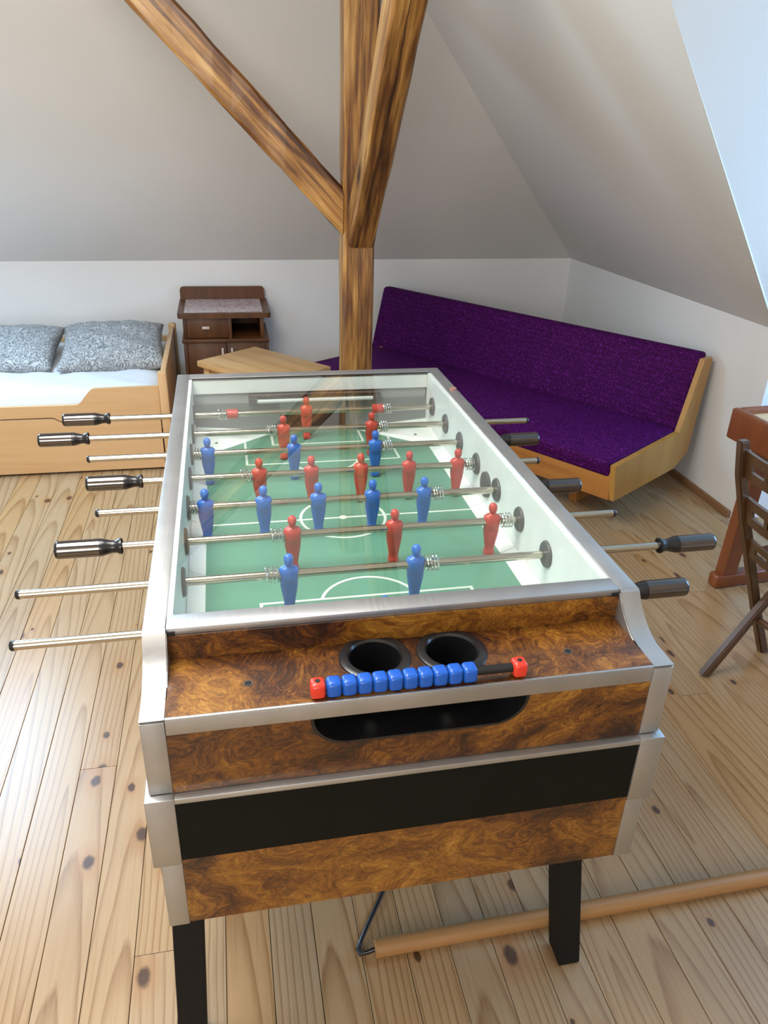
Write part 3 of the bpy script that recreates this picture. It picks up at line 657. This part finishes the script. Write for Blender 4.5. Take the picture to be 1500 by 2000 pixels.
# ------------------------------------------------------------------ pole with hook on the floor
WP = thing('window_pole', 'round wooden pole with black wire hook lying on the floor', 'pole', (0.45, 0.062, 0))
bm = NB(); lathe_x(bm, [(-0.465, 0.0165), (-0.463, 0.0185), (1.10, 0.0185)], 20, (0, 0, 0.0188)); o = obj('pole_shaft', bm, 'pole_wood', WP, smooth=True); o.rotation_euler = (0, 0, 0.012)
bm = NB(); tube(bm, [(-0.44, 0.0, 0.018), (-0.480, -0.007, 0.014), (-0.495, -0.004, 0.008), (-0.4975, 0.008, 0.006), (-0.487, 0.028, 0.006), (-0.470, 0.055, 0.006), (-0.435, 0.108, 0.006), (-0.395, 0.172, 0.006)], 0.0048, 10); obj('hook', bm, 'black_plastic', WP, smooth=True)

# ------------------------------------------------------------------ bench
ub = V(-0.5692, 0.8222, 0)                       # along the bench, from its right end
ang = math.atan2(ub.y, ub.x)                     # local x along ub; local y = away from the room
BN = thing('bench', 'long purple upholstered bench with wooden end panel across the corner', 'bench', (1.930, 2.153, 0), ang)
# local: x along bench, y = into the room
pan = [(0.0, 0.640), (0.012, 0.652), (0.090, 0.655), (0.205, 0.335), (0.790, 0.333), (0.755, 0.165), (0.185, 0.150), (0.06, 0.20)]
Prism('end_panel', 'oak_varnish', BN, pan, -0.012, 0.012)
Prism('end_panel', 'oak_varnish', BN, [(0.12, 0.34), (0.205, 0.325), (0.765, 0.285), (0.755, 0.165), (0.185, 0.150), (0.10, 0.20)], 1.93, 1.952)
def cushion(name, pts, x0, x1, mat, parent, rad=0.02):
    bm = NB(); prism(bm, pts, x0, x1)
    bmesh.ops.recalc_face_normals(bm, faces=bm.faces)
    bmesh.ops.bevel(bm, geom=list(bm.edges), offset=rad, segments=4, affect='EDGES', profile=0.5)
    return obj(name, bm, mat, parent, smooth=True, angle=60)
cushion('seat_cushion', [(0.18, 0.270), (0.775, 0.268), (0.790, 0.345), (0.19, 0.345)], 0.016, 1.925, 'purple_fabric', BN, 0.016)
cushion('backrest', [(0.165, 0.300), (0.062, 0.672), (0.005, 0.672), (0.10, 0.300)], 0.014, 2.03, 'purple_fabric', BN, 0.018)
Prism('front_board', 'bench_board', BN, [(0.762, 0.165), (0.742, 0.165), (0.752, 0.290), (0.772, 0.290)], 0.012, 1.93)
Box('seat_board', 'bench_board', BN, 0.012, 1.93, 0.18, 0.745, 0.245, 0.267)
for xx in (0.26, 1.60): Prism('base_frame', 'bench_board', BN, [(0.56, 0.0), (0.15, 0.0), (0.15, 0.245), (0.60, 0.245)], xx, xx+0.04)

# ------------------------------------------------------------------ bed with pillows
BD = thing('bed', 'beech bed with a trundle drawer front and white sheet', 'bed', (-1.5, 3.15, 0))
def bx(x): return x+1.5
def by(y): return y-3.15
def BBox(name, mat, x0, x1, y0, y1, z0, z1, bevel=0.004, parent=BD): return Box(name, mat, parent, bx(x0), bx(x1), by(y0), by(y1), z0, z1, bevel=bevel)
BXR = -0.532
BBox('end_board', 'beech', BXR-0.026, BXR, 2.715, 3.70, 0.06, 0.478); BBox('end_board', 'beech', -2.56, -2.534, 2.715, 3.70, 0.06, 0.478)
for xx in (BXR-0.034, -2.568):
    BBox('bed_post', 'beech', xx, xx+0.042, 2.675, 2.72, 0.0, 0.492, 0.008); BBox('bed_post', 'beech', xx, xx+0.042, 3.66, 3.705, 0.0, 0.492, 0.008)
def smooth_step(x0, z0, x1, z1, n=10): return [(x0+(x1-x0)*k/n, z0+(z1-z0)*(0.5-0.5*math.cos(PI*k/n))) for k in range(n+1)]
top = [(-2.53, 0.345)]+smooth_step(-0.950, 0.342, -0.855, 0.418)+[(BXR-0.036, 0.422)]
low = smooth_step(-1.065, 0.283, -1.005, 0.259)
bm = NB(); prism(bm, [(bx(a), b) for a, b in top]+[(bx(BXR-0.036), 0.262)]+[(bx(a), b+0.003) for a, b in low[::-1]]+[(bx(-2.53), 0.286)], by(2.690), by(2.712), 'y'); obj('side_board', bm, 'beech', BD)
bm = NB(); prism(bm, [(bx(a), b-0.003) for a, b in low]+[(bx(BXR-0.040), 0.256), (bx(BXR-0.040), 0.012), (bx(-2.52), 0.012), (bx(-2.52), 0.280)], by(2.684), by(2.704), 'y'); obj('drawer_front', bm, 'beech', BD)
BBox('back_board', 'beech', -2.53, BXR-0.03, 3.68, 3.70, 0.10, 0.42)
BBox('slat_base', 'beech', -2.53, BXR-0.03, 2.715, 3.68, 0.20, 0.24)
bm = NB(); nx, ny = 60, 28; x0, x1, y0, y1 = -2.525, BXR-0.032, 2.718, 3.672; rows = []
for i in range(nx+1):
    row = []
    for j in range(ny+1):
        xx = x0+(x1-x0)*i/nx; yy = y0+(y1-y0)*j/ny
        ed = min(i, nx-i, j, ny-j)
        z = 0.408 - (0.030 if ed == 0 else 0.008 if ed == 1 else 0) + 0.004*math.sin(xx*23+yy*9)*math.sin(yy*17-xx*5)+0.003*math.sin(xx*41+yy*60)
        row.append(bm.verts.new(V(bx(xx), by(yy), z)))
    rows.append(row)
for a, b in zip(rows, rows[1:]):
    for j in range(ny): bm.faces.new((a[j], b[j], b[j+1], a[j+1]))
e_ = bmesh.ops.extrude_face_region(bm, geom=list(bm.faces))
for g_ in e_['geom']:
    if isinstance(g_, bmesh.types.BMVert): g_.co.z = 0.241
obj('mattress', bm, 'sheet_white', BD, smooth=True, angle=60)
def pillow(label, cx, cy, cz, hx, hy, hz, tilt, rz, seed):
    rnd = random.Random(seed); ph = [rnd.uniform(0, 6) for _ in range(6)]
    bm = NB(); n = 36; sides = []
    for sgn in (1, -1):
        g = {}
        for i in range(n+1):
            for j in range(n+1):
                u = -1+2*i/n; v_ = -1+2*j/n
                e = max(0, (1-abs(u)**2.6))*max(0, (1-abs(v_)**2.6)); t_ = e**0.42
                pinch = 1-0.07*(1-u*u)*abs(v_)**3; pin2 = 1-0.07*(1-v_*v_)*abs(u)**3
                wr = 0.06*math.sin(5*u+3*v_+ph[0])*math.sin(4*v_-2*u+ph[1])+0.035*math.sin(13*u*v_+7*u+ph[2])+0.03*math.sin(11*v_+5*u+ph[3])
                z = sgn*hz*t_*(1+wr*(1.0 if sgn > 0 else 0.3))
                g[i, j] = bm.verts.new(V(u*hx*pin2, v_*hy*pinch, z))
        for i in range(n):
            for j in range(n): bm.faces.new((g[i, j], g[i+1, j], g[i+1, j+1], g[i, j+1]))
    bmesh.ops.remove_doubles(bm, verts=bm.verts, dist=0.0004)
    o = obj('pillow', bm, 'paisley', None, smooth=True, angle=80)
    o.location = (cx, cy, cz); o.rotation_euler = (tilt, 0, rz)
    return tag(o, label, 'pillow', 'pillows on the bed')
pillow('plump grey paisley pillow beside the wooden bed end', -0.822, 3.24, 0.476, 0.262, 0.25, 0.078, 0.20, 0.06, 3)
pillow('grey paisley pillow cut by the left picture edge', -1.335, 3.25, 0.470, 0.245, 0.24, 0.070, 0.20, -0.03, 11)

# ------------------------------------------------------------------ nightstand
NS = thing('nightstand', 'dark walnut nightstand with pink marble top and open niche', 'nightstand', (-0.245, 3.62, 0))
nx0, nx1, ny0, ny1 = -0.225, 0.218, -0.18, 0.20
def NBox(name, mat, *a, bevel=0.002, parent=NS): return Box(name, mat, parent, *a, bevel=bevel)
NBox('side_panel', 'walnut', nx0, nx0+0.02, ny0, ny1, 0.455, 0.575); NBox('side_panel', 'walnut', nx1-0.02, nx1, ny0, ny1, 0.455, 0.575)
NBox('divider', 'walnut', 0.020, 0.040, ny0, ny1, 0.455, 0.575); NBox('back_panel', 'walnut', nx0, nx1, ny1-0.012, ny1, 0.06, 0.575)
NBox('drawer', 'walnut', nx0+0.021, 0.0195, ny0+0.001, ny1-0.02, 0.460, 0.572)
dr = NBox('drawer_pull', 'handle_cream', -0.122, -0.082, ny0-0.014, ny0, 0.512, 0.526)
bm = NB(); prism(bm, [(-0.250, ny0-0.015), (-0.238, ny0-0.030), (0.240, ny0-0.030), (0.256, ny0-0.015), (0.256, ny1), (-0.250, ny1)], 0.575, 0.602, 'z'); tp = obj('top_board', bm, 'walnut', NS)
Box('marble_inlay', 'pink_marble', tp, -0.214, 0.214, ny0+0.0, ny1-0.028, 0.6015, 0.6045)
bm = NB(); prism(bm, [(-0.245, 0.602), (0.245, 0.602), (0.245, 0.655)]+[(0.245-0.02+0.02*math.cos(a), 0.655+0.02*math.sin(a)) for a in (0.5, 1.0, 1.57)]+[(-0.245+0.02-0.02*math.cos(a), 0.655+0.02*math.sin(a)) for a in (1.57, 1.0, 0.5)]+[(-0.245, 0.655)], ny1-0.022, ny1, 'y'); obj('upstand', bm, 'walnut', NS)
NBox('shelf', 'walnut', -0.236, 0.245, ny0-0.02, ny1, 0.437, 0.456)
NBox('side_panel', 'walnut', -0.230, -0.210, ny0, ny1, 0.05, 0.437); NBox('side_panel', 'walnut', 0.222, 0.242, ny0, ny1, 0.05, 0.437); NBox('bottom_board', 'walnut', -0.21, 0.222, ny0, ny1, 0.05, 0.07)
for xa, xb_, hx in ((-0.208, 0.005, -0.018), (0.008, 0.220, 0.034)):
    d = NBox('door', 'walnut', xa, xb_, ny0-0.004, ny0+0.016, 0.073, 0.434); NBox('door_pull', 'handle_cream', hx-0.006, hx+0.006, ny0-0.018, ny0-0.004, 0.355, 0.405, parent=d)
for xa in (-0.225, 0.20):
    for ya in (ny0+0.01, ny1-0.05): NBox('foot', 'walnut', xa, xa+0.04, ya, ya+0.04, 0.0, 0.052)

# ------------------------------------------------------------------ small pine table
zt = 0.52; lc, bc, rc = V(-0.388, 2.768, 0), V(-0.093, 3.002, 0), V(0.244, 2.603, 0)
ex = (rc-bc); Lx = ex.length; ex.normalize(); ey = V(-ex.y, ex.x, 0)
if ey.dot(bc-lc) < 0: ey = -ey
Ly = (bc-lc).length
PT = thing('side_table', 'small low pine table standing behind the foosball table', 'table', (lc+rc)/2, math.atan2(ex.y, ex.x))
Box('tabletop', 'pine_top', PT, -Lx/2, Lx/2, -Ly/2, Ly/2, zt-0.028, zt, bevel=0.003)
for sx in (-1, 1):
    for sy in (-1, 1): Box('leg', 'pine_top', PT, sx*(Lx/2-0.04)-0.02, sx*(Lx/2-0.04)+0.02, sy*(Ly/2-0.04)-0.02, sy*(Ly/2-0.04)+0.02, 0.0, zt-0.028, bevel=0.003)
bm = NB()
for sy in (-1, 1): Box('apron', 'pine_top', PT, -Lx/2+0.06, Lx/2-0.06, sy*(Ly/2-0.04)-0.009, sy*(Ly/2-0.04)+0.009, zt-0.09, zt-0.028)

# ------------------------------------------------------------------ desk (only its far end is in view)
DK = thing('desk', 'red-brown wooden desk with trestle legs by the window niche', 'desk', (1.50, 1.27, 0), math.radians(4))
def trestle(y):
    bm = NB(); box(bm, 0.03, 0.66, y-0.026, y+0.026, 0.0, 0.058, bevel=0.012, seg=3); f_ = obj('foot_bar', bm, 'red_brown_wood', DK, smooth=True)
    Prism('upright', 'red_brown_wood', DK, [(0.055, 0.058), (0.115, 0.058), (0.135, 0.600), (0.075, 0.600)], y-0.022, y+0.022, 'y')
    Prism('upright', 'red_brown_wood', DK, [(0.47, 0.058), (0.53, 0.058), (0.53, 0.600), (0.47, 0.600)], y-0.022, y+0.022, 'y')
trestle(0.0); trestle(-1.02)
bm = NB(); box(bm, -0.03, 0.0, -1.08, 0.045, 0.602, 0.712, bevel=0.008); box(bm, 0.0, 0.62, 0.015, 0.045, 0.602, 0.712, bevel=0.008); box(bm, 0.0, 0.62, -1.08, -1.05, 0.602, 0.712, bevel=0.008); box(bm, 0.60, 0.63, -1.08, 0.045, 0.602, 0.712, bevel=0.008)
obj('desk_frame', bm, 'red_brown_wood', DK, smooth=True)
Box('desktop', 'worktop_light', DK, 0.0, 0.60, -1.05, 0.015, 0.672, 0.692)

# ------------------------------------------------------------------ folding chair
CH = thing('folding_chair', 'dark brown wooden folding chair with curved slatted back by the desk', 'chair', (1.19, 0.81, 0), math.radians(12))
# local x = forward (to the desk), local y: 0 = far side frame, -0.42 = near side frame
for y in (0.0, -0.42):
    bm = NB()
    up_ = [(-0.055, 0.805), (-0.03, 0.70), (0.03, 0.55), (0.09, 0.42), (0.205, 0.17), (0.29, 0.0)]
    rows = []
    for x_, z_ in up_: rows.append([bm.verts.new(V(x_+a*0.017, y+b*0.012, z_)) for a, b in ((-1, -1), (1, -1), (1, 1), (-1, 1))])
    for a, b in zip(rows, rows[1:]):
        for k in range(4): bm.faces.new((a[k], a[(k+1) % 4], b[(k+1) % 4], b[k]))
    bm.faces.new(rows[0]); bm.faces.new(rows[-1][::-1])
    bmesh.ops.bevel(bm, geom=list(bm.edges), offset=0.004, segments=2, affect='EDGES'); obj('back_upright', bm, 'chair_wood', CH, smooth=True)
    yy = y-0.03 if y == 0 else y+0.03
    bm = NB(); rows = []
    for x_, z_ in ((0.0, 0.0), (0.165, 0.215), (0.36, 0.44)): rows.append([bm.verts.new(V(x_+a*0.018, yy+b*0.012, z_+(0.011 if a < 0 and z_ == 0 else 0))) for a, b in ((-1, -1), (1, -1), (1, 1), (-1, 1))])
    for a, b in zip(rows, rows[1:]):
        for k in range(4): bm.faces.new((a[k], a[(k+1) % 4], b[(k+1) % 4], b[k]))
    bm.faces.new(rows[0]); bm.faces.new(rows[-1][::-1])
    bmesh.ops.bevel(bm, geom=list(bm.edges), offset=0.004, segments=2, affect='EDGES'); obj('leg', bm, 'chair_wood', CH, smooth=True)
def slat(xc, zc, hgt):
    # curved slat with two slotted holes, bowed backwards
    bm = NB(); n = 28; y0, y1 = -0.408, -0.012; holes = [(-0.10, -0.045), (-0.375, -0.320)]
    lean = -0.25
    def P_(y, z, tt): 
        u = (y-(-0.21))/0.2; bow = -0.035*(1-u*u)
        return V(xc+bow+lean*(z)+tt, y, zc+z)
    ysn = [y0+(y1-y0)*k/n for k in range(n+1)]
    def layer(za, zb_, skip):
        for a, b in zip(ysn, ysn[1:]):
            m_ = (a+b)/2
            if skip and any(h0 < m_ < h1 for h0, h1 in holes): continue
            vs = [bm.verts.new(P_(yy, z, tt)) for tt in (-0.006, 0.006) for yy, z in ((a, za), (b, za), (b, zb_), (a, zb_))]
            for f_ in ((0, 1, 2, 3), (7, 6, 5, 4), (0, 4, 5, 1), (2, 6, 7, 3), (1, 5, 6, 2), (0, 3, 7, 4)): bm.faces.new([vs[i] for i in f_])
    h = hgt/2
    layer(-h, -h*0.30, False); layer(-h*0.30, h*0.30, True); layer(h*0.30, h, False)
    bmesh.ops.remove_doubles(bm, verts=bm.verts, dist=0.0002)
    dup = [f_ for f_ in bm.faces if all(len(e.link_faces) > 2 for e in f_.edges)]
    bmesh.ops.delete(bm, geom=dup, context='FACES_ONLY')
    obj('back_slat', bm, 'chair_wood', CH, smooth=True, angle=30)
slat(-0.030, 0.735, 0.085); slat(0.020, 0.585, 0.085); slat(0.075, 0.450, 0.060)
Box('seat', 'chair_wood', CH, 0.10, 0.46, -0.40, -0.02, 0.432, 0.452, bevel=0.006)
for x_, z_ in ((0.175, 0.175), (0.24, 0.285)):
    bm = NB(); tube(bm, [(x_, -0.415, z_), (x_, -0.005, z_)], 0.011, 10); obj('stretcher', bm, 'chair_wood', CH, smooth=True)
